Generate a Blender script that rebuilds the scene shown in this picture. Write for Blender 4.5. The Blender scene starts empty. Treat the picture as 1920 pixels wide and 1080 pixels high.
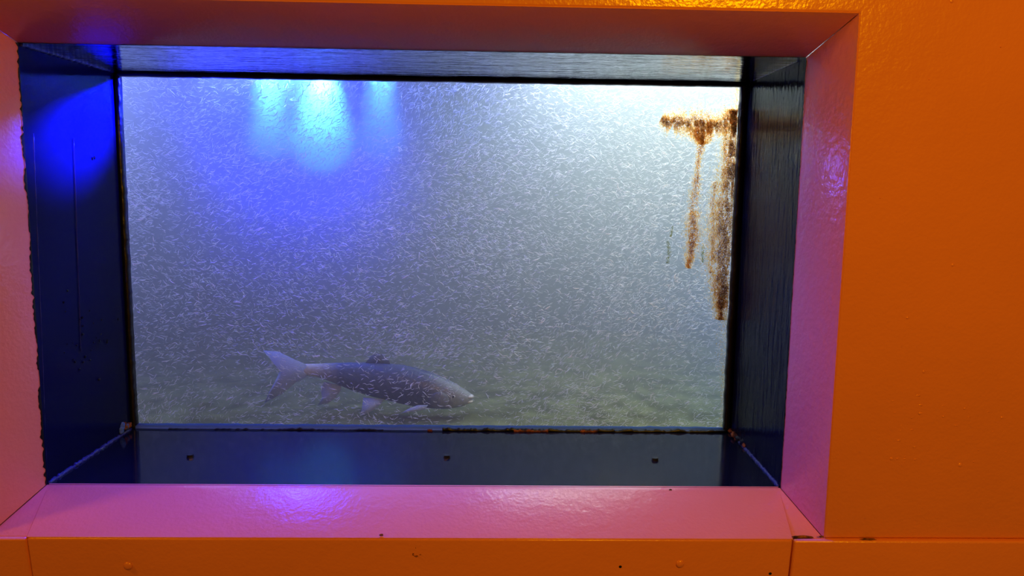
import bpy, bmesh, math, random
import numpy as np
from mathutils import Vector, Matrix, noise
SC = bpy.context.scene
COL = SC.collection
random.seed(7)
Z0 = 1.30                      # height of the window's centre above the room floor
W2, H2, D, B = 0.600, 0.3468, 0.300, 0.0993   # half width / half height of the opening, recess depth, splay depth
AR, AT, AB = 0.0330, 0.0447, 0.0416           # how far the splay opens out at the sides, top, bottom

# ------------------------------------------------------------------ camera
F_PX = 1418.0
CAM = Vector((0.12076, -1.19467, 0.13174 + Z0))
ROT = Matrix.Rotation(-0.02454, 3, 'Z') @ Matrix.Rotation(1.44657, 3, 'X') @ Matrix.Rotation(0.01394, 3, 'Z')
cd = bpy.data.cameras.new('camera'); cam = bpy.data.objects.new('camera', cd); COL.objects.link(cam)
cam.matrix_world = Matrix.Translation(CAM) @ ROT.to_4x4()
cd.sensor_width = 36; cd.lens = 36 * F_PX / 1920; cd.clip_start = 0.02
SC.camera = cam

def at(px, py, Y):
    """point of the plane y=Y that the camera sees at a pixel"""
    d = ROT @ Vector(((px - 960) / F_PX, (540 - py) / F_PX, -1))
    return CAM + d * ((Y - CAM.y) / d.y)

# ------------------------------------------------------------------ world, view, lights
wd = bpy.data.worlds.new('world'); SC.world = wd; wd.use_nodes = True
wd.node_tree.nodes['Background'].inputs[0].default_value = (1.0, 0.42, 0.1, 1)
wd.node_tree.nodes['Background'].inputs[1].default_value = 0.05
SC.cycles.caustics_reflective = False; SC.cycles.caustics_refractive = False
SC.view_settings.view_transform = 'Standard'; SC.view_settings.look = 'None'
SC.view_settings.exposure = 0; SC.view_settings.gamma = 1; SC.view_settings.use_curve_mapping = False

def light(kind, name, loc, power, color, target=None, **kw):
    l = bpy.data.lights.new(name, kind); l.energy = power; l.color = color
    for k, v in kw.items(): setattr(l, k, v)
    o = bpy.data.objects.new(name, l); COL.objects.link(o); o.location = loc
    if target is not None:
        o.rotation_euler = (Vector(target) - Vector(loc)).to_track_quat('-Z', 'Y').to_euler()
    return o

# room: orange hall lamp above and behind the camera, two added lights on the left
light('AREA', 'hall_light', (0.85, -2.0, 2.20), 26, (1.0, 0.45, 0.0), (0.6, 0, 1.3), shape='RECTANGLE', size=0.35, size_y=0.12)
light('AREA', 'hall_light', (-1.9, -2.0, 2.2), 5, (1.0, 0.45, 0.0), (0.6, 0, 1.3), shape='RECTANGLE', size=0.4, size_y=0.2)  # added weak orange fill for the right splay
light('AREA', 'hall_light', (-1.7, -0.60, 2.15), 7, (1.0, 0.42, 0.0), (0.6, -0.1, 1.45), shape='RECTANGLE', size=0.2, size_y=0.12)  # added orange light raking the right splay for its tone and glints
# tank: white lamp high on the right, blue lamp on the left, three narrow blue beams, plus added fills
light('AREA', 'tank_white_lamp', (0.66, 1.05, Z0 + 0.68), 10.5, (0.96, 1.0, 0.86), (0.60, 1.0, 0), shape='RECTANGLE', size=0.8, size_y=0.4)
light('AREA', 'tank_fill', (0.62, 1.2, Z0 + 0.64), 16, (0.64, 0.80, 1.0), (0.45, 1.0, 0.6), shape='RECTANGLE', size=1.2, size_y=0.7)  # added broad fill that lifts the water
light('AREA', 'tank_left_fill', (-1.05, 0.70, Z0 + 0.50), 14, (0.34, 0.40, 1.0), (-0.5, 0.8, 0.8), shape='RECTANGLE', size=0.4, size_y=0.4)  # added out-of-view fill, greys the water at upper left
light('SPOT', 'tank_blue_light', (-0.47, 0.41, Z0 + 0.40), 60, (0.012, 0.02, 1.0), (-0.05, -0.10, Z0 - 0.20), spot_size=math.radians(110), spot_blend=0.9, shadow_soft_size=0.03)
light('SPOT', 'tank_blue_light', (-0.25, 0.50, Z0 + 0.42), 1200, (0.008, 0.012, 1.0), (-0.60, 0.19, Z0 + 0.275), spot_size=math.radians(31), spot_blend=1.0, shadow_soft_size=0.02)  # added spot that turns the left recess wall blue
light('AREA', 'tank_right_fill', (1.2, 0.75, Z0 - 0.05), 5, (0.12, 0.28, 1.0), (0.4, 0.60, Z0 - 0.25), shape='RECTANGLE', size=0.3, size_y=0.2)  # added fill, tints the lower right water blue
light('AREA', 'tank_front_fill', (0.62, 0.40, Z0 + 0.42), 5.5, (0.97, 1.0, 0.92), (0.62, 0.50, 0.8), shape='RECTANGLE', size=0.9, size_y=0.05)  # added strip to brighten the fry near the glass
light('AREA', 'tank_front_fill', (-0.30, 0.40, Z0 + 0.42), 4, (0.10, 0.18, 1.0), (-0.30, 0.52, 0.8), shape='RECTANGLE', size=1.2, size_y=0.05)  # added bluish strip for the fry on the left
light('SPOT', 'tank_blue_light', (-0.32, 0.46, Z0 + 0.40), 1700, (0.004, 0.012, 1.0), tuple(at(570, 290, 1.9)), spot_size=math.radians(50), spot_blend=0.8, shadow_soft_size=0.02)  # added spot that makes the blue halo in the water
for (px, wpx, pw) in ((505, 7, 2200), (604, 11, 4000), (714, 8, 1000)):
    p = at(px, 120, 0.50)
    light('SPOT', 'tank_beam_lamp', (p.x, 0.50, p.z + 0.03), pw, (0.07, 0.38, 1.0), tuple(at(px, 262, 1.9)), spot_size=math.radians(wpx), spot_blend=0.35, shadow_soft_size=0.03)

# ------------------------------------------------------------------ materials
def mat(name, color, rough=0.5, spec=0.5, metallic=0.0, coat=0.0, coat_rough=0.1):
    m = bpy.data.materials.new(name); m.use_nodes = True
    b = m.node_tree.nodes['Principled BSDF']
    b.inputs['Base Color'].default_value = (*color, 1); b.inputs['Roughness'].default_value = rough
    b.inputs['Specular IOR Level'].default_value = spec; b.inputs['Metallic'].default_value = metallic
    b.inputs['Coat Weight'].default_value = coat; b.inputs['Coat Roughness'].default_value = coat_rough
    return m
def N(m, t, **kw):
    n = m.node_tree.nodes.new(t)
    for k, v in kw.items():
        if k.startswith('i_'): n.inputs[k[2:].replace('_', ' ')].default_value = v
        else: setattr(n, k, v)
    return n
def L(m, a, b): m.node_tree.links.new(a, b)
def coords(m, scale=(1, 1, 1)):
    tc = N(m, 'ShaderNodeTexCoord'); mp = N(m, 'ShaderNodeMapping'); mp.inputs['Scale'].default_value = scale
    L(m, tc.outputs['Object'], mp.inputs['Vector']); return mp.outputs['Vector']
def bump(m, vec, layers, dist=0.002):
    """stack of noise bumps: (scale, detail, strength)"""
    b = m.node_tree.nodes['Principled BSDF']; prev = None
    for (sc, det, st) in layers:
        n = N(m, 'ShaderNodeTexNoise'); n.inputs['Scale'].default_value = sc; n.inputs['Detail'].default_value = det
        L(m, vec, n.inputs['Vector'])
        bp = N(m, 'ShaderNodeBump'); bp.inputs['Strength'].default_value = st; bp.inputs['Distance'].default_value = dist
        L(m, n.outputs['Fac'], bp.inputs['Height'])
        if prev: L(m, prev.outputs['Normal'], bp.inputs['Normal'])
        prev = bp
    L(m, prev.outputs['Normal'], b.inputs['Normal']); 
    if 'Coat Normal' in b.inputs: L(m, prev.outputs['Normal'], b.inputs['Coat Normal'])
def blotch(m, vec, c1, c2, scale=4, detail=5, lo=0.35, hi=0.7):
    n = N(m, 'ShaderNodeTexNoise'); n.inputs['Scale'].default_value = scale; n.inputs['Detail'].default_value = detail
    L(m, vec, n.inputs['Vector'])
    r = N(m, 'ShaderNodeValToRGB'); r.color_ramp.elements[0].position = lo; r.color_ramp.elements[1].position = hi
    r.color_ramp.elements[0].color = (*c1, 1); r.color_ramp.elements[1].color = (*c2, 1)
    L(m, n.outputs['Fac'], r.inputs['Fac'])
    L(m, r.outputs['Color'], m.node_tree.nodes['Principled BSDF'].inputs['Base Color'])

PAINT = mat('orange_gloss_paint', (0.74, 0.24, 0.34), 0.24, 0.5)
v = coords(PAINT); blotch(PAINT, v, (0.70, 0.225, 0.32), (0.76, 0.245, 0.355), 3.0, 4)
bump(PAINT, v, [(3.5, 3, 0.5), (55, 2, 0.16), (190, 2, 0.11)], 0.004)
PAINT_RUN = PAINT.copy(); PAINT_RUN.name = 'orange_paint_orange_peel'
bump(PAINT_RUN, coords(PAINT_RUN, (1, 1, .8)), [(3.5, 3, 0.4), (80, 3, 0.28), (150, 2, 0.2)], 0.004)
PAINT_RUN.node_tree.nodes['Principled BSDF'].inputs['Roughness'].default_value = 0.15
PAINT_BRUSHED = PAINT.copy(); PAINT_BRUSHED.name = 'orange_paint_lower'
BLACK = mat('black_gloss_paint', (0.004, 0.005, 0.02), 0.10, 0.25)
v = coords(BLACK); bump(BLACK, v, [(6, 2, 0.10), (60, 2, 0.03)], 0.002)
BLACK_X = mat('black_paint_brushed_across', (0.004, 0.005, 0.02), 0.06, 1.0, 0.0, 1.0, 0.05)
v = coords(BLACK_X, (5, 45, 45)); bump(BLACK_X, v, [(1.6, 4, 0.8)], 0.004)
BLACK_Z = mat('black_paint_brushed_down', (0.004, 0.005, 0.022), 0.14, 0.10)
v = coords(BLACK_Z, (40, 40, 9)); bump(BLACK_Z, v, [(1.5, 4, 0.9)], 0.003)
BLACK_L = mat('black_paint_left', (0.003, 0.004, 0.045), 0.13, 0.15)
v = coords(BLACK_L, (30, 30, 5)); bump(BLACK_L, v, [(2.0, 3, 0.10)], 0.002)
WELD = mat('bead_blue_lit', (0.015, 0.012, 0.16), 0.3, 0.4)  # blue lamplight put into the colour of beads and drips
RUBBER = mat('black_sealant', (0.006, 0.006, 0.010), 0.35, 0.4)
bump(RUBBER, coords(RUBBER), [(70, 3, 0.5)], 0.003)
SEAL = mat('pale_silicone', (0.12, 0.3, 0.9), 0.6, 0.15)
v = coords(SEAL, (1, 4, 4)); blotch(SEAL, v, (0.05, 0.08, 0.2), (0.14, 0.36, 0.95), 7, 4, 0.30, 0.45)
RUST = mat('rust', (0.22, 0.07, 0.025), 0.85, 0.2)
v = coords(RUST); blotch(RUST, v, (0.05, 0.02, 0.02), (0.35, 0.11, 0.03), 120, 4); bump(RUST, v, [(200, 3, 0.8)], 0.002)
STEEL = mat('blackened_bolt', (0.01, 0.01, 0.014), 0.25, 0.6)
FISH = mat('carp_skin', (0.12, 0.12, 0.13), 0.38, 0.5)
FIN = mat('carp_fin_blue_lit', (0.42, 0.52, 0.90), 0.5, 0.4)  # blue light falling on the fins is put into their colour
DARKFIN = mat('carp_dark_fin', (0.10, 0.11, 0.15), 0.5, 0.4)
PALE = mat('carp_pale_skin', (0.95, 0.95, 0.78), 0.45, 0.4)
FRY = mat('fry_skin', (0.96, 0.97, 0.98), 0.30, 0.7)
t_ = N(FRY, 'ShaderNodeBsdfTranslucent'); t_.inputs[0].default_value = (0.97, 0.98, 0.98, 1); x_ = N(FRY, 'ShaderNodeMixShader'); x_.inputs[0].default_value = 0.5
L(FRY, FRY.node_tree.nodes['Principled BSDF'].outputs[0], x_.inputs[1]); L(FRY, t_.outputs[0], x_.inputs[2]); L(FRY, x_.outputs[0], FRY.node_tree.nodes['Material Output'].inputs['Surface'])
TANK = mat('tank_wall_paint', (0.40, 0.46, 0.45), 0.8, 0.2)
blotch(TANK, coords(TANK, (1, 1, .6)), (0.16, 0.20, 0.20), (0.24, 0.29, 0.29), 5, 5)
BED = mat('tank_bed', (0.12, 0.13, 0.07), 0.95, 0.1)
v = coords(BED); blotch(BED, v, (0.12, 0.13, 0.04), (0.30, 0.32, 0.12), 14, 6); bump(BED, v, [(40, 4, 0.8)], 0.01)

t_ = N(SEAL, 'ShaderNodeBsdfTranslucent'); t_.inputs[0].default_value = (.55, .65, .9, 1); x_ = N(SEAL, 'ShaderNodeMixShader'); x_.inputs[0].default_value = 0.7
L(SEAL, SEAL.node_tree.nodes['Principled BSDF'].outputs[0], x_.inputs[1]); L(SEAL, t_.outputs[0], x_.inputs[2]); L(SEAL, x_.outputs[0], SEAL.node_tree.nodes['Material Output'].inputs['Surface'])
for m_ in (BLACK_Z, BLACK_L): m_.node_tree.nodes['Principled BSDF'].inputs['IOR'].default_value = 1.27
# thin pane: clear, with mirror reflection at the surface
GLASS = bpy.data.materials.new('clear_glass'); GLASS.use_nodes = True
nt = GLASS.node_tree; nt.nodes.clear()
o = nt.nodes.new('ShaderNodeOutputMaterial'); mx = nt.nodes.new('ShaderNodeMixShader'); fr = nt.nodes.new('ShaderNodeFresnel')
tr = nt.nodes.new('ShaderNodeBsdfTransparent'); gl = nt.nodes.new('ShaderNodeBsdfGlossy')
tr.inputs[0].default_value = (0.93, 0.97, 0.97, 1); gl.inputs['Roughness'].default_value = 0.02; fr.inputs[0].default_value = 1.35
ge = nt.nodes.new('ShaderNodeNewGeometry'); io = nt.nodes.new('ShaderNodeMapRange'); nt.links.new(ge.outputs['Backfacing'], io.inputs['Value'])
io.inputs['To Min'].default_value = 1.35; io.inputs['To Max'].default_value = 1 / 1.35; nt.links.new(io.outputs[0], fr.inputs[0])
nt.links.new(fr.outputs[0], mx.inputs[0]); nt.links.new(tr.outputs[0], mx.inputs[1]); nt.links.new(gl.outputs[0], mx.inputs[2]); nt.links.new(mx.outputs[0], o.inputs[0])

WATER = bpy.data.materials.new('cloudy_water'); WATER.use_nodes = True
nt = WATER.node_tree; nt.nodes.clear()
o = nt.nodes.new('ShaderNodeOutputMaterial'); vs = nt.nodes.new('ShaderNodeVolumeScatter'); va = nt.nodes.new('ShaderNodeVolumeAbsorption'); ad = nt.nodes.new('ShaderNodeAddShader')
vs.inputs['Color'].default_value = (0.88, 0.95, 0.96, 1); vs.inputs['Density'].default_value = 0.95; vs.inputs['Anisotropy'].default_value = 0.0
va.inputs['Color'].default_value = (0.55, 0.72, 0.70, 1); va.inputs['Density'].default_value = 0.3
nt.links.new(vs.outputs[0], ad.inputs[0]); nt.links.new(va.outputs[0], ad.inputs[1]); nt.links.new(ad.outputs[0], o.inputs['Volume'])

def algae_mat(name, c):
    m = bpy.data.materials.new(name); m.use_nodes = True; nt = m.node_tree; nt.nodes.clear()
    o = nt.nodes.new('ShaderNodeOutputMaterial'); d = nt.nodes.new('ShaderNodeBsdfDiffuse'); t = nt.nodes.new('ShaderNodeBsdfTranslucent'); x = nt.nodes.new('ShaderNodeMixShader')
    d.inputs[0].default_value = (*c, 1); t.inputs[0].default_value = (*c, 1); x.inputs[0].default_value = 0.6
    tp = nt.nodes.new('ShaderNodeBsdfTransparent'); y = nt.nodes.new('ShaderNodeMixShader'); y.inputs[0].default_value = 0.3
    nt.links.new(d.outputs[0], x.inputs[1]); nt.links.new(t.outputs[0], x.inputs[2]); nt.links.new(x.outputs[0], y.inputs[1]); nt.links.new(tp.outputs[0], y.inputs[2]); nt.links.new(y.outputs[0], o.inputs[0]); return m
ALG = [algae_mat('algae_amber', (1.0, 0.72, 0.20)), algae_mat('algae_brown', (0.85, 0.45, 0.09)), algae_mat('algae_dark', (0.35, 0.15, 0.05)), algae_mat('algae_tan', (1.0, 0.92, 0.70))]
ALG_GREEN = algae_mat('algae_green', (0.30, 0.34, 0.12))

# ------------------------------------------------------------------ helpers
def mesh_obj(name, verts, faces, m, parent=None, smooth=False):
    me = bpy.data.meshes.new(name); me.from_pydata([tuple(p) for p in verts], [], faces)
    for x in (m if isinstance(m, (list, tuple)) else [m]): me.materials.append(x)
    bm = bmesh.new(); bm.from_mesh(me); bmesh.ops.recalc_face_normals(bm, faces=bm.faces); bm.to_mesh(me); bm.free()
    if smooth:
        for p in me.polygons: p.use_smooth = True
    o = bpy.data.objects.new(name, me); COL.objects.link(o)
    if parent: o.parent = parent
    return o
def hexa(name, p, m, parent=None, bev=0.0, seg=3):
    """eight corners: front ring 0-3, back ring 4-7"""
    f = [(0, 1, 2, 3), (7, 6, 5, 4), (0, 4, 5, 1), (1, 5, 6, 2), (2, 6, 7, 3), (3, 7, 4, 0)]
    o = mesh_obj(name, p, f, m, parent)
    if bev:
        b = o.modifiers.new('bevel', 'BEVEL'); b.width = bev; b.segments = seg; b.limit_method = 'ANGLE'; b.angle_limit = math.radians(20)
        for q in o.data.polygons: q.use_smooth = True
    return o
def box(name, x0, x1, y0, y1, z0, z1, m, parent=None, bev=0.0):
    return hexa(name, [(x0, y0, z0), (x1, y0, z0), (x1, y0, z1), (x0, y0, z1), (x0, y1, z0), (x1, y1, z0), (x1, y1, z1), (x0, y1, z1)], m, parent, bev)
def struct(o): o['kind'] = 'structure'; return o
def tag(o, label, cat, group=None, kind=None):
    o['label'] = label; o['category'] = cat
    if group: o['group'] = group
    if kind: o['kind'] = kind
    return o
def empty(name, loc=(0, 0, 0)):
    o = bpy.data.objects.new(name, None); COL.objects.link(o); o.location = loc; return o
def tube(name, pts, radii, m, parent=None, sides=8, flat=1.0):
    V = []; Fc = []; n = len(pts)
    for i, p in enumerate(pts):
        t = (Vector(pts[min(i + 1, n - 1)]) - Vector(pts[max(i - 1, 0)])).normalized()
        a = t.cross(Vector((0, 0, 1)));  a = a if a.length > .05 else t.cross(Vector((0, 1, 0))); a.normalize(); c = t.cross(a)
        for k in range(sides):
            an = 2 * math.pi * k / sides
            V.append(Vector(p) + (a * math.cos(an) + c * math.sin(an) * flat) * radii[i])
    for i in range(n - 1):
        for k in range(sides):
            Fc.append((i * sides + k, i * sides + (k + 1) % sides, (i + 1) * sides + (k + 1) % sides, (i + 1) * sides + k))
    Fc.append(tuple(range(sides))[::-1]); Fc.append(tuple(range((n - 1) * sides, n * sides)))
    return mesh_obj(name, V, Fc, m, parent, True)

# ------------------------------------------------------------------ room wall and splayed surround
zt, zb = Z0 + H2, Z0 - H2
ox, ozt, ozb = W2 + AR, zt + AT, zb - AB
X0, X1, ZT = -2.4, 2.6, 2.9
yb = 0.10
def wall_ring():
    # front face with a hole, hole edge returned a little
    xs = [X0, -ox, ox, X1]; zs = [ozb, ozt, ZT]
    V = []; Fc = []
    def q(a, b, c, d, y): 
        i = len(V); V.extend([(a, y, c), (b, y, c), (b, y, d), (a, y, d)]); Fc.append((i, i + 1, i + 2, i + 3))
    for y in (-B, yb):
        q(X0, -ox, ozb, ozt, y); q(ox, X1, ozb, ozt, y); q(X0, -ox, ozt, ZT, y); q(-ox, ox, ozt, ZT, y); q(ox, X1, ozt, ZT, y)
    o = mesh_obj('wall_front', V, Fc, PAINT)
    bm = bmesh.new(); bm.from_mesh(o.data); bmesh.ops.remove_doubles(bm, verts=bm.verts, dist=1e-5)
    edges = [e for e in bm.edges if e.is_boundary]
    # bridge the hole and the outer rim
    fr = {}
    for v in bm.verts: fr[(round(v.co.x, 4), round(v.co.z, 4), v.co.y < 0)] = v
    for e in edges:
        a, c = e.verts
        if a.co.y < 0 and c.co.y < 0:
            a2 = fr[(round(a.co.x, 4), round(a.co.z, 4), False)]; c2 = fr[(round(c.co.x, 4), round(c.co.z, 4), False)]
            try: bm.faces.new((a, c, c2, a2))
            except ValueError: pass
    bmesh.ops.recalc_face_normals(bm, faces=bm.faces); bm.to_mesh(o.data); bm.free()
    b = o.modifiers.new('bevel', 'BEVEL'); b.width = 0.004; b.segments = 3; b.limit_method = 'ANGLE'
    for p in o.data.polygons: p.use_smooth = True
    return struct(o)
wall = wall_ring()
# splay pieces (mitred, 4 cm deep solid)
def splay(name, a, b_, c, d, out, m=None):
    # a,b_ outer corners at the wall face, c,d inner corners at the recess; out = direction away from the opening
    o3 = Vector(out) * 0.05
    a, b_, c, d = map(Vector, (a, b_, c, d))
    k = Vector((0, 0.06, 0))
    return struct(hexa(name, [a, b_, c, d, a + o3 + k, b_ + o3 + k, c + o3 + k, d + o3 + k], m or PAINT, None, 0.0012, 2))
splay('trim_1', (-ox, -B, ozt), (ox, -B, ozt), (W2, 0, zt), (-W2, 0, zt), (0, 0, 1))
splay('trim_2', (ox, -B, ozt), (ox, -B, ozb), (W2, 0, zb), (W2, 0, zt), (1, 0, 0), PAINT_RUN)
splay('trim_3', (-ox, -B, ozb), (-ox, -B, ozt), (-W2, 0, zt), (-W2, 0, zb), (-1, 0, 0))
splay('trim_4', (ox, -B, ozb), (-ox, -B, ozb), (-W2, 0, zb), (W2, 0, zb), (0, 0, -1))
# raised sloping sill plate, a little narrower at the front, lies on the bottom splay
SL, SR, th = -0.572, 0.583, 0.004
yS = -B - 0.008
sill = struct(hexa('trim_5', [(SL, yS, ozb + 0.002), (SR, yS, ozb + 0.002), (W2 - .0005, 0.003, zb + .0008), (-W2 + .0005, 0.003, zb + .0008),
      (SL, yS + .03, ozb - 0.02), (SR, yS + .03, ozb - 0.02), (W2 - .0005, 0.03, zb - 0.012), (-W2 + .0005, 0.03, zb - 0.012)], PAINT, None, 0.0022, 3))
# lower wall: three plates under the ledge line, leaning very slightly in
def lower(name, xa, xb, y0, zt_):
    return struct(hexa(name, [(xa, y0 + .10, 0.0), (xb, y0 + .10, 0.0), (xb, y0, zt_), (xa, y0, zt_),
                  (xa, .1, 0.0), (xb, .1, 0.0), (xb, .1, zt_), (xa, .1, zt_)], PAINT_BRUSHED, None, 0.004, 3))
lower('trim_6', SL + .0012, SR - .0012, yS - .0005, ozb + .0018)
lower('trim_7', SR + .0012, X1, yS + .001, ozb - .0005)
lower('trim_8', X0, SL - .0012, yS + .001, ozb - .0005)

# ------------------------------------------------------------------ the window
win = struct(empty('window_1', (0, 0, Z0)))
def W(o):
    o.parent = win; o.matrix_parent_inverse = Matrix.Translation((0, 0, -Z0)); return o
# recess lining: four plates running back to the pane, slightly out of square
bl, br, bt, bb = -0.606, 0.612, zt + 0.005, zb - 0.002
YB = D + 0.03
def lining(name, fa, fb, ba, bb_, out, m):
    o3 = Vector(out) * 0.02
    fa, fb, ba, bb_ = map(Vector, (fa, fb, ba, bb_))
    return W(hexa(name, [fa, fb, bb_, ba, fa + o3, fb + o3, bb_ + o3, ba + o3], m))
lining('recess_side', (-W2, 0, zb), (-W2, 0, zt), (bl, YB, bb), (bl, YB, bt), (-1, 0, 0), BLACK_L)
lining('recess_side', (W2, 0, zb), (W2, 0, zt), (br, YB, bb), (br, YB, bt), (1, 0, 0), BLACK_Z)
lining('recess_top', (-W2, 0, zt), (W2, 0, zt), (bl, YB, bt), (br, YB, bt), (0, 0, 1), BLACK_X)
lining('recess_ledge', (-W2, 0, zb), (W2, 0, zb), (bl, YB, bb), (br, YB, bb), (0, 0, -1), BLACK)
# pane
pane = W(box('glass_pane', bl - .01, br + .01, D + .012, D + .020, bb - .01, bt + .01, GLASS))
# black sealant frame round the pane: ragged inner edge
g0, g1 = D - 0.002, D + 0.012
def ragged(name, p0, p1, inward, w, jit, m, depth=0.014, n=160, seed=0, fr=45.0):
    p0, p1, inw = Vector(p0), Vector(p1), Vector(inward)
    V = []; Fc = []
    for i in range(n + 1):
        t = i / n; p = p0.lerp(p1, t)
        ww = w + jit * noise.noise(Vector((t * fr, seed * 7.3, 0))) + jit * .6 * noise.noise(Vector((t * fr * 3.7, seed * 3.1, 5)))
        ww = max(ww, 0.0006)
        V += [p, p + inw * ww * .8, p + inw * ww + Vector((0, depth * .35, 0)), p + inw * ww + Vector((0, depth, 0)), p + Vector((0, depth, 0))]
    for i in range(n):
        a, c = i * 5, i * 5 + 5
        for k in range(5): Fc.append((a + k, a + (k + 1) % 5, c + (k + 1) % 5, c + k))
    Fc += [(0, 1, 2, 3, 4), tuple(n * 5 + k for k in (4, 3, 2, 1, 0))]
    return mesh_obj(name, V, Fc, m, None, True)
W(ragged('sealant_strip', (bl, g0, bb), (bl, g0, bt), (1, 0, 0), .0085, .0016, RUBBER, seed=1))
W(ragged('sealant_strip', (br, g0, bb), (br, g0, bt), (-1, 0, 0), .0150, .0020, RUBBER, seed=2, fr=16))
W(ragged('sealant_strip', (bl, g0, bt), (br, g0, bt), (0, 0, -1), .0085, .0012, RUBBER, seed=3, fr=20))
s = W(ragged('sealant_bead', (bl + .006, g0 + .002, bb), (br - .016, g0 + .002, bb), (0, 0, 1), .0068, .0012, SEAL, seed=4)); s['label'] = 'pale bluish sealant bead along the bottom of the glass'
s = W(ragged('sealant_scab', (-0.13 + .15, g0 - .004, bb), (br - .012, g0 - .004, bb), (0, 0, 1), .0042, .0036, RUBBER, depth=.006, n=260, seed=5, fr=34))
W(ragged('sealant_scab', (-0.53, g0 - .004, bb), (-0.10, g0 - .004, bb), (0, 0, 1), .0014, .0036, RUBBER, depth=.006, n=160, seed=9, fr=14))
for (a, c, sd) in ((0.165, 0.235, 11), (0.30, 0.335, 12), (-0.01, 0.0, 13)):
    s = W(ragged('rust_scab', (a, g0 - .006, bb), (c, g0 - .006, bb), (0, 0, 1), .0038, .003, RUST, depth=.004, n=50, seed=sd, fr=12)); s['label'] = 'reddish rust flaking along the bottom of the glass'
# diagonal weld beads in the two lower corners
def bead(p0, p1, r, seed, m=WELD, n=90, name='weld_bead'):
    p0, p1 = Vector(p0), Vector(p1)
    pts = []; rr = []
    for i in range(n + 1):
        t = i / n; p = p0.lerp(p1, t)
        p += Vector((noise.noise(Vector((t * 30, seed, 1))), 0, noise.noise(Vector((t * 30, seed, 4))))) * r * .5
        pts.append(p); rr.append(r * (1 + .7 * noise.noise(Vector((t * 45, seed, 8)))))
    return W(tube(name, pts, rr, m))
bead((-W2, 0.004, zb), (bl, D, bb), .0046, 2)
bead((W2, 0.004, zb), (br, D, bb), .0042, 6)
bead((W2, 0.03, zt), (br, D, bt), .0010, 8)
bead((-W2, 0.004, zt), (bl, D, bt), .0040, 9)
# scabs of rust and hardened paint in the corners
def lump(name, c, r, m, seed, sc=(1, 1, 1), parent_win=True, sub=3):
    bm = bmesh.new(); bmesh.ops.create_icosphere(bm, subdivisions=sub, radius=1)
    for v in bm.verts:
        k = 1 + .5 * noise.noise(v.co * 1.8 + Vector((seed, 0, 0))) + .25 * noise.noise(v.co * 5 + Vector((seed, 3, 0)))
        v.co = Vector((v.co.x * sc[0], v.co.y * sc[1], v.co.z * sc[2])) * r * k + Vector(c)
    me = bpy.data.meshes.new(name); bm.to_mesh(me); bm.free(); me.materials.append(m)
    for p in me.polygons: p.use_smooth = True
    o = bpy.data.objects.new(name, me); COL.objects.link(o)
    return W(o) if parent_win else o
for i in range(7):
    t = random.random()
    lump('rust_scab', (W2 + .010 - .004 * random.random(), .20 + .10 * t, zb + .002 + .012 * random.random() * (1 - t)), .004 + .003 * random.random(), RUST if i % 3 else BLACK, i, (1, 2, 1))
for i in range(6):
    t = random.random()
    lump('rust_scab', (-W2 - .003, .25 + .05 * t, zb + .004 + .022 * random.random()), .003 + .002 * random.random(), RUST if i % 2 else SEAL, 20 + i, (1, 1.3, 1.6))
# bolts on the ledge
def ledge_point(px, py):
    d = at(px, py, 1) - CAM; return CAM + d * ((zb - .001 - CAM.z) / d.z)
for (px, py) in ((357, 857), (838, 858), (1228, 863)):
    p = ledge_point(px, py)
    bm = bmesh.new()
    bmesh.ops.create_cone(bm, cap_ends=True, segments=6, radius1=.0062, radius2=.0058, depth=.004, matrix=Matrix.Translation(p + Vector((0, 0, .003))))
    bmesh.ops.create_cone(bm, cap_ends=True, segments=16, radius1=.0072, radius2=.0070, depth=.0014, matrix=Matrix.Translation(p + Vector((0, 0, .0006))))
    me = bpy.data.meshes.new('bolt'); bm.to_mesh(me); bm.free(); me.materials.append(STEEL)
    o = bpy.data.objects.new('bolt', me); COL.objects.link(o); W(o)
# drips and blisters in the black paint
def ridge(pts, r, m=WELD): return W(tube('paint_drip', pts, [r * (.7 + .6 * random.random()) for _ in pts], m, None, 6))
def left_wall(px, py):
    d = at(px, py, 1) - CAM; return CAM + d * ((-W2 - .001 - CAM.x) / d.x)
def right_wall(px, py):
    d = at(px, py, 1) - CAM; return CAM + d * ((W2 + .001 - CAM.x) / d.x)
ridge([left_wall(62 + (t * 26), 250 + t * 650) for t in [i / 40 for i in range(41)]], .0012)
ridge([left_wall(138 + 14 * t, 255 + t * 400 + 4) for t in [i / 20 for i in range(21)]], .0007)
ridge([left_wall(228 + 8 * t, 150 + t * 380) for t in [i / 20 for i in range(21)]], .0012)
lump('paint_drip', left_wall(177, 296), .0026, BLACK, 3, (.6, 1, 1), sub=2)
for i in range(34):
    px, py = random.gauss(150, 26), random.gauss(650, 45)
    lump('paint_blister', left_wall(px, py), .0012 + .0012 * random.random(), BLACK, i, (.5, 1.3, 1), sub=2)
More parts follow.
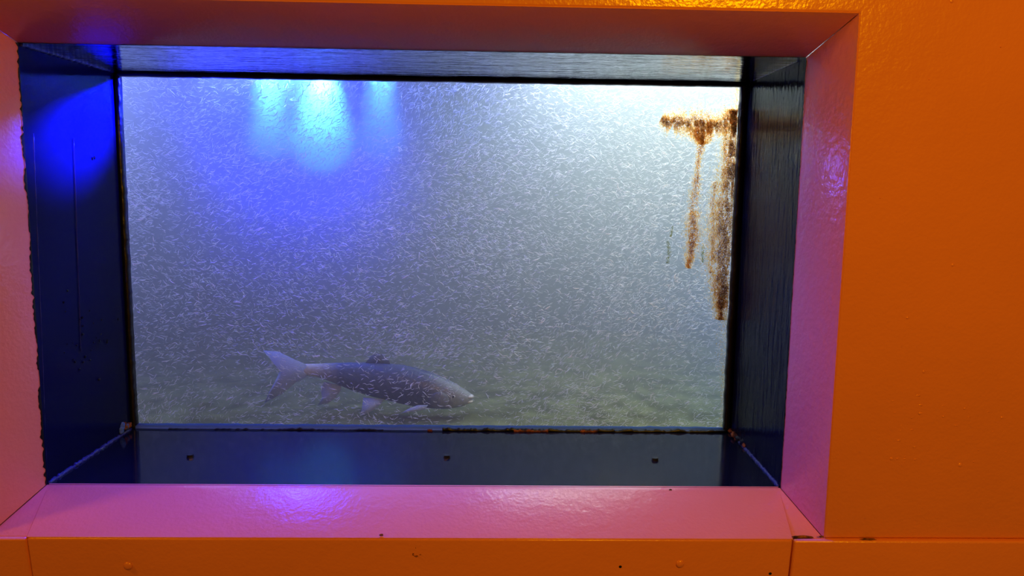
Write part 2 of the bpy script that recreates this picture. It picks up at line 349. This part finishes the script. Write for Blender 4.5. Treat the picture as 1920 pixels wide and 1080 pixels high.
# ragged overlap of black paint on the orange surround's inner edges
def edge_paint(p0, p1, inward, w, jit, seed, fr, n=220):
    p0, p1, inw = Vector(p0), Vector(p1), Vector(inward)
    V = []; Fc = []
    for i in range(n + 1):
        t = i / n; p = p0.lerp(p1, t)
        ww = max(.0006, w + jit * noise.noise(Vector((t * fr, seed * 7.3, 0))) + jit * noise.noise(Vector((t * fr * 4.1, seed, 5))))
        V += [p, p + inw * ww, p + inw * ww * .6 + Vector((0, -.0008, 0))]
    for i in range(n):
        a, c = i * 3, i * 3 + 3
        Fc += [(a, a + 2, c + 2, c), (a + 2, a + 1, c + 1, c + 2)]
    return W(mesh_obj('paint_edge', V, Fc, RUBBER, None, True))
sd = Vector((-AR, -B, 0)).normalized()
edge_paint((-W2 + .0003, -.0006, zb), (-W2 + .0003, -.0006, zt), sd, .0030, .0045, 2, 24)
sd = Vector((AR, -B, 0)).normalized()
edge_paint((W2 - .0003, -.0006, zb), (W2 - .0003, -.0006, zt), sd, .0012, .0016, 4, 40)
edge_paint((-W2, -.0006, zt - .0003), (W2, -.0006, zt - .0003), Vector((0, -B, AT)).normalized(), .0010, .0012, 5, 60)

# ------------------------------------------------------------------ marks, studs and chips on the orange wall
def stud(name, px, py, Y, r, m, h=.003):
    if py > 1012: Y += (ozb - at(px, py, Y).z) * .10 / ozb - .0022
    p = at(px, py, Y)
    bm = bmesh.new(); bmesh.ops.create_uvsphere(bm, u_segments=20, v_segments=10, radius=1)
    for v in bm.verts: v.co = Vector((v.co.x * r, v.co.y * h, v.co.z * r)) + Vector(p)
    me = bpy.data.meshes.new(name); bm.to_mesh(me); bm.free(); me.materials.append(m)
    for q in me.polygons: q.use_smooth = True
    o = bpy.data.objects.new(name, me); COL.objects.link(o); o.parent = wall; return o
for (px, py) in ((240, 1061), (1275, 1057)): stud('painted_bolt_head', px, py, yS + .002, .0065, PAINT)
for (px, py, r) in ((1163, 1062, .0028), (1444, 1075, .0028)): 
    stud('screw_hole', px, py, yS + .0025, r, RUBBER, .0009)
for (px, py, r) in ((1650, 371, .0011), (1786, 497, .0024), (1732, 697, .0024), (1701, 596, .002), (1808, 766, .0018), (1878, 783, .0022), (1800, 872, .0034), (1742, 149, .0012), (1768, 781, .0016), (1876, 88, .0012), (1671, 860, .0026), (1682, 860, .0018), (1784, 2, .003)):
    stud('paint_blister', px, py, -B + .0002, r, PAINT, .0012)
q = stud('paint_chip', 1257, 920, -.006, .0030, RUBBER, .0008)
for (px, py, w, h, s_) in ((1505, 1007, .016, .0026, 1), (1628, 1011, .011, .0016, 2), (1540, 1006, .004, .0012, 3), (715, 1003, .003, .0016, 6)):
    p = at(px, py, -B - .004)
    o = lump('paint_chip', p, 1, RUST, s_, (w, .0012, h), False, 3); o.parent = wall
for i in range(26):
    px = random.choice([random.uniform(1680, 1900), random.uniform(1660, 1730)]); py = random.uniform(740, 870)
    w = random.uniform(.001, .0035)
    o = lump('paint_scuff', at(px, py, -B + .0004), 1, PAINT, i, (w, .0010, w * random.uniform(.25, .7)), False, 2); o.parent = wall
# splash of dark marks on the centre plate
for i in range(16):
    px, py = random.gauss(782, 9), random.choice([1023, 1042]) + random.gauss(0, 3)
    o = lump('paint_chip', at(px, py, yS + .0015), 1, RUST, i, (random.uniform(.0006, .0018), .0008, random.uniform(.0004, .0012)), False, 1); o.parent = wall

# ------------------------------------------------------------------ tank
TX, TY0, TY1, TZ0, TZ1 = 1.45, D + .0255, 1.90, Z0 - .43, Z0 + .70
struct(box('wall_back', -TX - .05, TX + .05, TY1, TY1 + .05, TZ0 - .05, TZ1, TANK))
struct(box('wall_left', -TX - .05, -TX, YB + .005, TY1, TZ0 - .05, TZ1, TANK))
struct(box('wall_right', TX, TX + .05, YB + .005, TY1, TZ0 - .05, TZ1, TANK))
def bed():
    nx, ny = 150, 80; V = []; Fc = []
    for j in range(ny + 1):
        for i in range(nx + 1):
            x = -TX + 2 * TX * i / nx; y = YB + .005 + (TY1 - YB - .005) * j / ny
            V.append((x, y, TZ0 + .018 * noise.noise(Vector((x * 5, y * 5, 0))) + .006 * noise.noise(Vector((x * 25, y * 25, 3)))))
    for j in range(ny):
        for i in range(nx): a = j * (nx + 1) + i; Fc.append((a, a + 1, a + nx + 2, a + nx + 1))
    return struct(mesh_obj('floor', V, Fc, BED, None, True))
bed()
water = box('tank_water', -TX + .001, TX - .001, TY0, TY1 - .001, TZ0 - .03, TZ1 - .01, WATER)
tag(water, 'cloudy blue-grey water filling the tank behind the glass', 'water', kind='stuff')

# ------------------------------------------------------------------ brown algae on the inside of the pane
def algae():
    ga = D + .0203
    strokes = [  # polyline of (px, py, half width) , weight, palette shift
        ([(1240, 222, 9), (1262, 232, 17), (1290, 228, 19), (1315, 232, 26), (1340, 238, 14), (1362, 232, 20), (1386, 222, 26)], 2.2, 0),
        ([(1316, 225, 30), (1317, 250, 19), (1318, 270, 8)], 1.2, 0),
        ([(1317, 262, 7), (1311, 300, 5), (1306, 345, 8), (1302, 375, 12), (1303, 395, 9)], .45, 0),
        ([(1303, 395, 9), (1299, 430, 14), (1301, 455, 12), (1296, 475, 10), (1291, 503, 4)], .8, 0),
        ([(1378, 205, 12), (1376, 260, 17), (1373, 320, 19), (1367, 370, 24), (1362, 420, 27), (1358, 470, 27), (1356, 520, 22), (1355, 560, 16), (1352, 600, 8)], 8.0, 1),
        ([(1340, 340, 6), (1337, 420, 8), (1334, 480, 6), (1332, 512, 3)], .35, 0),
        ([(1361, 540, 12), (1361, 600, 12), (1360, 650, 9), (1358, 740, 5), (1356, 800, 4)], .42, 3),
        ([(1384, 165, 4), (1383, 230, 5), (1378, 380, 5)], .5, 3),
        ([(1253, 452, 1.5), (1255, 475, 3), (1252, 494, 2)], .03, 4), ([(1262, 424, 1), (1258, 445, 2)], .012, 4), ([(1318, 460, 3), (1318, 492, 2)], .02, 4),
    ]
    V = []; Fc = []; MI = []
    for pts, wgt, shift in strokes:
        seg = [math.hypot(b_[0] - a[0], b_[1] - a[1]) for a, b_ in zip(pts, pts[1:])]; tot = sum(seg)
        for _ in range(int(5200 * wgt)):
            r = random.random() * tot; i = 0
            while i < len(seg) - 1 and r > seg[i]: r -= seg[i]; i += 1
            t = r / seg[i]; a, b_ = pts[i], pts[i + 1]
            cx, cy, hw = (a[k] + (b_[k] - a[k]) * t for k in range(3))
            nx_, ny_ = -(b_[1] - a[1]) / seg[i], (b_[0] - a[0]) / seg[i]
            off = max(-2.2, min(2.2, random.gauss(0, .72))) * hw
            px, py = cx + nx_ * off, cy + ny_ * off
            core = 1 - abs(off) / (hw * 1.4)
            dens = noise.noise(Vector((px * .11, py * .045, 2))) + .6 * noise.noise(Vector((px * .35, py * .14, 7)))
            if dens < -.42 + random.gauss(0, .30) and shift < 3: continue
            if px > 1389: continue
            p = at(px, py, ga)
            if p.x > br - .0125: continue
            s_ = random.uniform(.0005, .0013); el = random.uniform(1.0, 2.4)
            an = random.gauss(0, .5); n0 = len(V); k = random.choice((4, 5, 6))
            yy = ga + random.uniform(.0003, .0040)
            for q in range(k):
                th_ = 2 * math.pi * q / k; rr = s_ * random.uniform(.5, 1.1)
                u, w_ = math.cos(th_) * rr * .7, math.sin(th_) * rr * el
                V.append((p.x + u * math.cos(an) - w_ * math.sin(an), yy + random.uniform(-.0004, .0004), p.z + u * math.sin(an) + w_ * math.cos(an)))
            Fc.append(tuple(range(n0, n0 + k)))
            if shift == 4: mi = 4
            elif shift == 3: mi = random.choice((3, 3, 0))
            else:
                rnd = core + .5 * dens + random.gauss(0, .28) + .12 * shift
                mi = 2 if rnd > .98 else 1 if rnd > .58 else 0 if rnd > .18 else 3
            MI.append(mi)
    me = bpy.data.meshes.new('algae'); me.from_pydata(V, [], Fc)
    for m in ALG + [ALG_GREEN]: me.materials.append(m)
    me.polygons.foreach_set('material_index', MI); me.update()
    o = bpy.data.objects.new('algae', me); COL.objects.link(o)
    return tag(o, 'brown algae crust running down the right edge of the tank glass', 'algae', kind='stuff')
algae()

# ------------------------------------------------------------------ the carp
def make_fish(Y=0.66):
    S = Vector((0, 0, 0))
    # (px, top, bottom, half thickness in m)
    prof = [(560, 682, 703, .008), (575, 681, 702, .012), (600, 681, 706, .018), (630, 680, 718, .024), (660, 679.5, 731, .029), (690, 680, 741, .033), (720, 681, 748, .036),
            (750, 684, 756, .038), (775, 689, 761, .039), (800, 696, 764.5, .038), (820, 704, 766.5, .036), (840, 713, 766.5, .033), (858, 723, 764, .028), (872, 732, 760, .022), (881, 738, 756.5, .015), (887, 743, 753, .008)]
    xs = [p[0] for p in prof]
    def ip(px, k): return float(np.interp(px, xs, [p[k] for p in prof]))
    n, m = 64, 28
    V = []; Fc = []
    for i in range(n + 1):
        t = i / n; px = 560 + 327 * t
        tp, bt_, th_ = ip(px, 1), ip(px, 2), ip(px, 3)
        bend = .018 * math.sin((px - 700) / 330 * 2.0) ** 2 * (-1 if px < 700 else .4)
        a, c = at(px, tp, Y), at(px, bt_, Y)
        cx, cz, hz = (a.x + c.x) / 2, (a.z + c.z) / 2, (a.z - c.z) / 2
        for k in range(m):
            an = 2 * math.pi * k / m
            s_, co = math.sin(an), math.cos(an)
            yy = math.copysign(abs(co) ** .85, co) * th_
            V.append((cx, Y + yy + bend, cz + s_ * hz))
    for i in range(n):
        for k in range(m): Fc.append((i * m + k, i * m + (k + 1) % m, (i + 1) * m + (k + 1) % m, (i + 1) * m + k))
    Fc.append(tuple(range(m))); Fc.append(tuple(range(n * m, n * m + m)))
    body = mesh_obj('carp', V, Fc, FISH, None, True)
    sb = body.modifiers.new('sub', 'SUBSURF'); sb.levels = sb.render_levels = 1
    # skin: dark flank, greyer back, scale pattern, pale tail root and muzzle
    nt = FISH.node_tree; vv = coords(FISH)
    sep = N(FISH, 'ShaderNodeSeparateXYZ'); L(FISH, vv, sep.inputs[0])
    hd = N(FISH, 'ShaderNodeMapRange'); xh = at(800, 720, Y).x; xn = at(875, 735, Y).x
    for k, val in (('From Min', xh), ('From Max', xn)): hd.inputs[k].default_value = val
    L(FISH, sep.outputs['X'], hd.inputs['Value'])
    tl = N(FISH, 'ShaderNodeMapRange'); 
    for k, val in (('From Min', at(640, 700, Y).x), ('From Max', at(575, 700, Y).x)): tl.inputs[k].default_value = val
    L(FISH, sep.outputs['X'], tl.inputs['Value'])
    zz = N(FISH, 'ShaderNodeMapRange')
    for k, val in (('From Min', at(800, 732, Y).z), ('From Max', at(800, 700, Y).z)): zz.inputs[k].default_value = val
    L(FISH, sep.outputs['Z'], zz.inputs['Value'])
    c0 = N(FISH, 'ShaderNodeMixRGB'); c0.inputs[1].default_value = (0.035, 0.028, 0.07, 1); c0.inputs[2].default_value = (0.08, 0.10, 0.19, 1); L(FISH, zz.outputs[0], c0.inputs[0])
    c1 = N(FISH, 'ShaderNodeMixRGB'); c1.inputs[2].default_value = (0.48, 0.52, 0.46, 1); L(FISH, c0.outputs[0], c1.inputs[1]); 
    mu = N(FISH, 'ShaderNodeMath', operation='MULTIPLY'); L(FISH, hd.outputs[0], mu.inputs[0]); mu.inputs[1].default_value = .8; L(FISH, mu.outputs[0], c1.inputs[0])
    c2 = N(FISH, 'ShaderNodeMixRGB'); c2.inputs[2].default_value = (0.75, 0.70, 0.66, 1); L(FISH, c1.outputs[0], c2.inputs[1]); L(FISH, tl.outputs[0], c2.inputs[0])
    vor = N(FISH, 'ShaderNodeTexVoronoi'); vor.inputs['Scale'].default_value = 95
    L(FISH, vv, vor.inputs['Vector'])
    c3 = N(FISH, 'ShaderNodeMixRGB', blend_type='MULTIPLY'); c3.inputs[0].default_value = .35; L(FISH, c2.outputs[0], c3.inputs[1]); L(FISH, vor.outputs['Distance'], c3.inputs[2])
    bs = nt.nodes['Principled BSDF']; L(FISH, c2.outputs[0], bs.inputs['Base Color'])
    bp = N(FISH, 'ShaderNodeBump'); bp.inputs['Strength'].default_value = .5; bp.inputs['Distance'].default_value = .002
    L(FISH, vor.outputs['Distance'], bp.inputs['Height']); L(FISH, bp.outputs[0], bs.inputs['Normal'])
    tag(body, 'large dark carp-like fish swimming right near the tank bed', 'fish')
    def fin(name, outline, m, y0=0.0, y1=0.0, label=None, th_=.0012):
        """outline in pixels; y offset runs from y0 at the root (first points) to y1 at the tip"""
        pts = []
        for (px, py, w) in outline: p = at(px, py, Y); pts.append(Vector((p.x, Y + y0 + (y1 - y0) * w, p.z)))
        nn = len(pts); V = [p + Vector((0, -th_, 0)) for p in pts] + [p + Vector((0, th_, 0)) for p in pts]
        cen = sum(pts, Vector()) / nn
        V += [cen + Vector((0, -th_ * 2, 0)), cen + Vector((0, th_ * 2, 0))]
        Fc = []
        for i in range(nn):
            j = (i + 1) % nn
            Fc += [(i, j, 2 * nn), (nn + j, nn + i, 2 * nn + 1), (i, nn + i, nn + j, j)]
        o = mesh_obj(name, V, Fc, m, body, True)
        if label: o['label'] = label
        return o
    fin('tail_fin', [(578, 681, 0), (578, 703, 0), (560, 712, .3), (535, 733, .7), (503, 749, 1), (512, 728, .9), (524, 706, .6), (530, 690, .4), (519, 672, .6), (501, 652, 1), (528, 655, .8), (556, 670, .4)], FIN, -.018, -.032, 'forked tail fin with blue light in its colour')
    fin('dorsal_fin', [(732, 684, 0), (729, 674, .4), (716, 664, 1), (703, 663, 1), (694, 669, .7), (683, 683, 0), (706, 684, 0)], DARKFIN, 0, 0, 'dark back fin')
    fin('anal_fin', [(640, 722, 0), (640, 730, .2), (631, 744, .6), (616, 754, 1), (598, 757, 1), (606, 744, .8), (603, 730, .4), (608, 715, 0)], FIN, -.005, -.012, 'pale fin with blue light in its colour')
    fin('pelvic_fin', [(722, 744, 0), (717, 752, .2), (703, 763, .7), (688, 770, 1), (681, 768, 1), (683, 757, .6), (684, 741, 0)], FIN, -.022, -.035)
    fin('pectoral_fin', [(805, 752, 0), (800, 760, .2), (782, 762.5, .6), (756, 765, 1), (768, 758, .8), (786, 752, .3)], FIN, -.034, -.046)
    # gill cover, eye and lips
    def blob(name, px, py, yo, r, m, lab=None, parent=body):
        p = at(px, py, Y); bm = bmesh.new(); bmesh.ops.create_uvsphere(bm, u_segments=24, v_segments=14, radius=1)
        for v in bm.verts: v.co = Vector((p.x + v.co.x * r[0], Y + yo + v.co.y * r[1], p.z + v.co.z * r[2]))
        me = bpy.data.meshes.new(name); bm.to_mesh(me); bm.free(); me.materials.append(m)
        for q in me.polygons: q.use_smooth = True
        o = bpy.data.objects.new(name, me); COL.objects.link(o); o.parent = parent
        if lab: o['label'] = lab
        return o
    blob('gill_cover', 822, 744, -.028, (.028, .010, .022), FISH)
    e = blob('eye', 851, 739, -.0225, (.0046, .004, .0046), PALE); blob('pupil', 851, 739, -.0255, (.003, .002, .003), RUBBER, None, e)
    blob('lip', 882, 743, 0, (.0095, .012, .0042), PALE, 'pale upper lip'); blob('lip', 880, 752, 0, (.0095, .011, .0045), PALE, 'pale lower lip')
    return body
make_fish()

# ------------------------------------------------------------------ fry
def flow(x, z):
    """heading of the shoal in the picture plane, radians from horizontal"""
    a = .25 + .9 * noise.noise(Vector((x * 2.3, z * 2.3, 1.7))) + .55 * noise.noise(Vector((x * 6, z * 6, 8.1)))
    return a
def fry_shape(Ln, r, curve, rings, sides):
    V = []; Fc = []
    for i in range(rings):
        t = i / (rings - 1); x = (t - .5) * Ln
        w = r * (math.sin(math.pi * min(1, t * .92 + .12)) ** .6 if t < .97 else .35) * (.45 + .75 * t)
        cz = curve * Ln * math.sin(t * math.pi)
        for k in range(sides):
            an = 2 * math.pi * k / sides; V.append(Vector((x, math.cos(an) * w * .8, cz + math.sin(an) * w)))
    for i in range(rings - 1):
        for k in range(sides): Fc.append((i * sides + k, i * sides + (k + 1) % sides, (i + 1) * sides + (k + 1) % sides, (i + 1) * sides + k))
    Fc += [tuple(range(sides))[::-1], tuple(range((rings - 1) * sides, rings * sides))]
    return V, Fc
def spot(near):
    """a random place in the tank seen through the pane, denser to the right and up"""
    while True:
        px = random.uniform(225, 1395); py = random.uniform(138, 805)
        u, w = (px - 225) / 1170, (py - 138) / 667
        d = .42 + .55 * u * (1 - .55 * w) + .20 * (1 - w) + .55 * noise.noise(Vector((px * .006, py * .008, 3)))
        if w > .80: d *= .7
        if abs(px - 700) < 190 and 670 < py < 775: d *= .45
        if random.random() > d: continue
        Y = random.uniform(D + .04, D + .14) if near else D + .05 + .55 * random.random() ** 1.7
        if not near and py > 660 and Y > .58: Y = random.uniform(D + .05, .57)
        p = at(px, py, Y)
        return p
SHAPES = [fry_shape(1, .060 * random.uniform(.8, 1.2), random.gauss(0, .09), 5, 4) for _ in range(24)]
def fry_mass(n):
    V = []; Fc = []
    for _ in range(n):
        p = spot(False); sv, sf = random.choice(SHAPES)
        Ln = random.uniform(.0055, .0120) * (1 if random.random() < .9 else 1.35)
        an = flow(p.x, p.z) + random.gauss(0, .55)
        if random.random() < .5: an += math.pi
        R_ = Matrix.Rotation(-an, 3, 'Y') @ Matrix.Rotation(random.gauss(0, .5), 3, 'Z') * Ln
        n0 = len(V)
        V.extend(tuple(p + R_ @ v_) for v_ in sv); Fc.extend(tuple(n0 + i for i in f) for f in sf)
    me = bpy.data.meshes.new('fish_fry_shoal'); me.from_pydata(V, [], Fc); me.materials.append(FRY)
    me.polygons.foreach_set('use_smooth', [True] * len(me.polygons)); me.update()
    o = bpy.data.objects.new('fish_fry_shoal', me); COL.objects.link(o)
    return tag(o, 'dense shoal of tiny silvery fry scattered all through the cloudy water', 'fish fry', kind='stuff')
fry_mass(38000)
protos = []
for i in range(10):
    sv, sf = fry_shape(1, random.uniform(.075, .11), random.uniform(-.25, .25), 9, 8)
    me = bpy.data.meshes.new('fish_fry'); me.from_pydata([tuple(v_) for v_ in sv], [], sf); me.materials.append(FRY)
    me.polygons.foreach_set('use_smooth', [True] * len(me.polygons)); me.update(); protos.append(me)
for i in range(300):
    o = bpy.data.objects.new('fish_fry', protos[i % 10]); COL.objects.link(o)
    p = spot(True); Ln = random.uniform(.011, .016); an = flow(p.x, p.z) + random.gauss(0, .5)
    o.matrix_world = Matrix.Translation(p) @ (Matrix.Rotation(-an, 3, 'Y') @ Matrix.Rotation(random.gauss(0, .4), 3, 'Z')).to_4x4() @ Matrix.Scale(Ln, 4)
    tag(o, 'tiny pale fry among the largest swimming close behind the tank glass', 'fish fry', 'tiny fry close behind the glass')
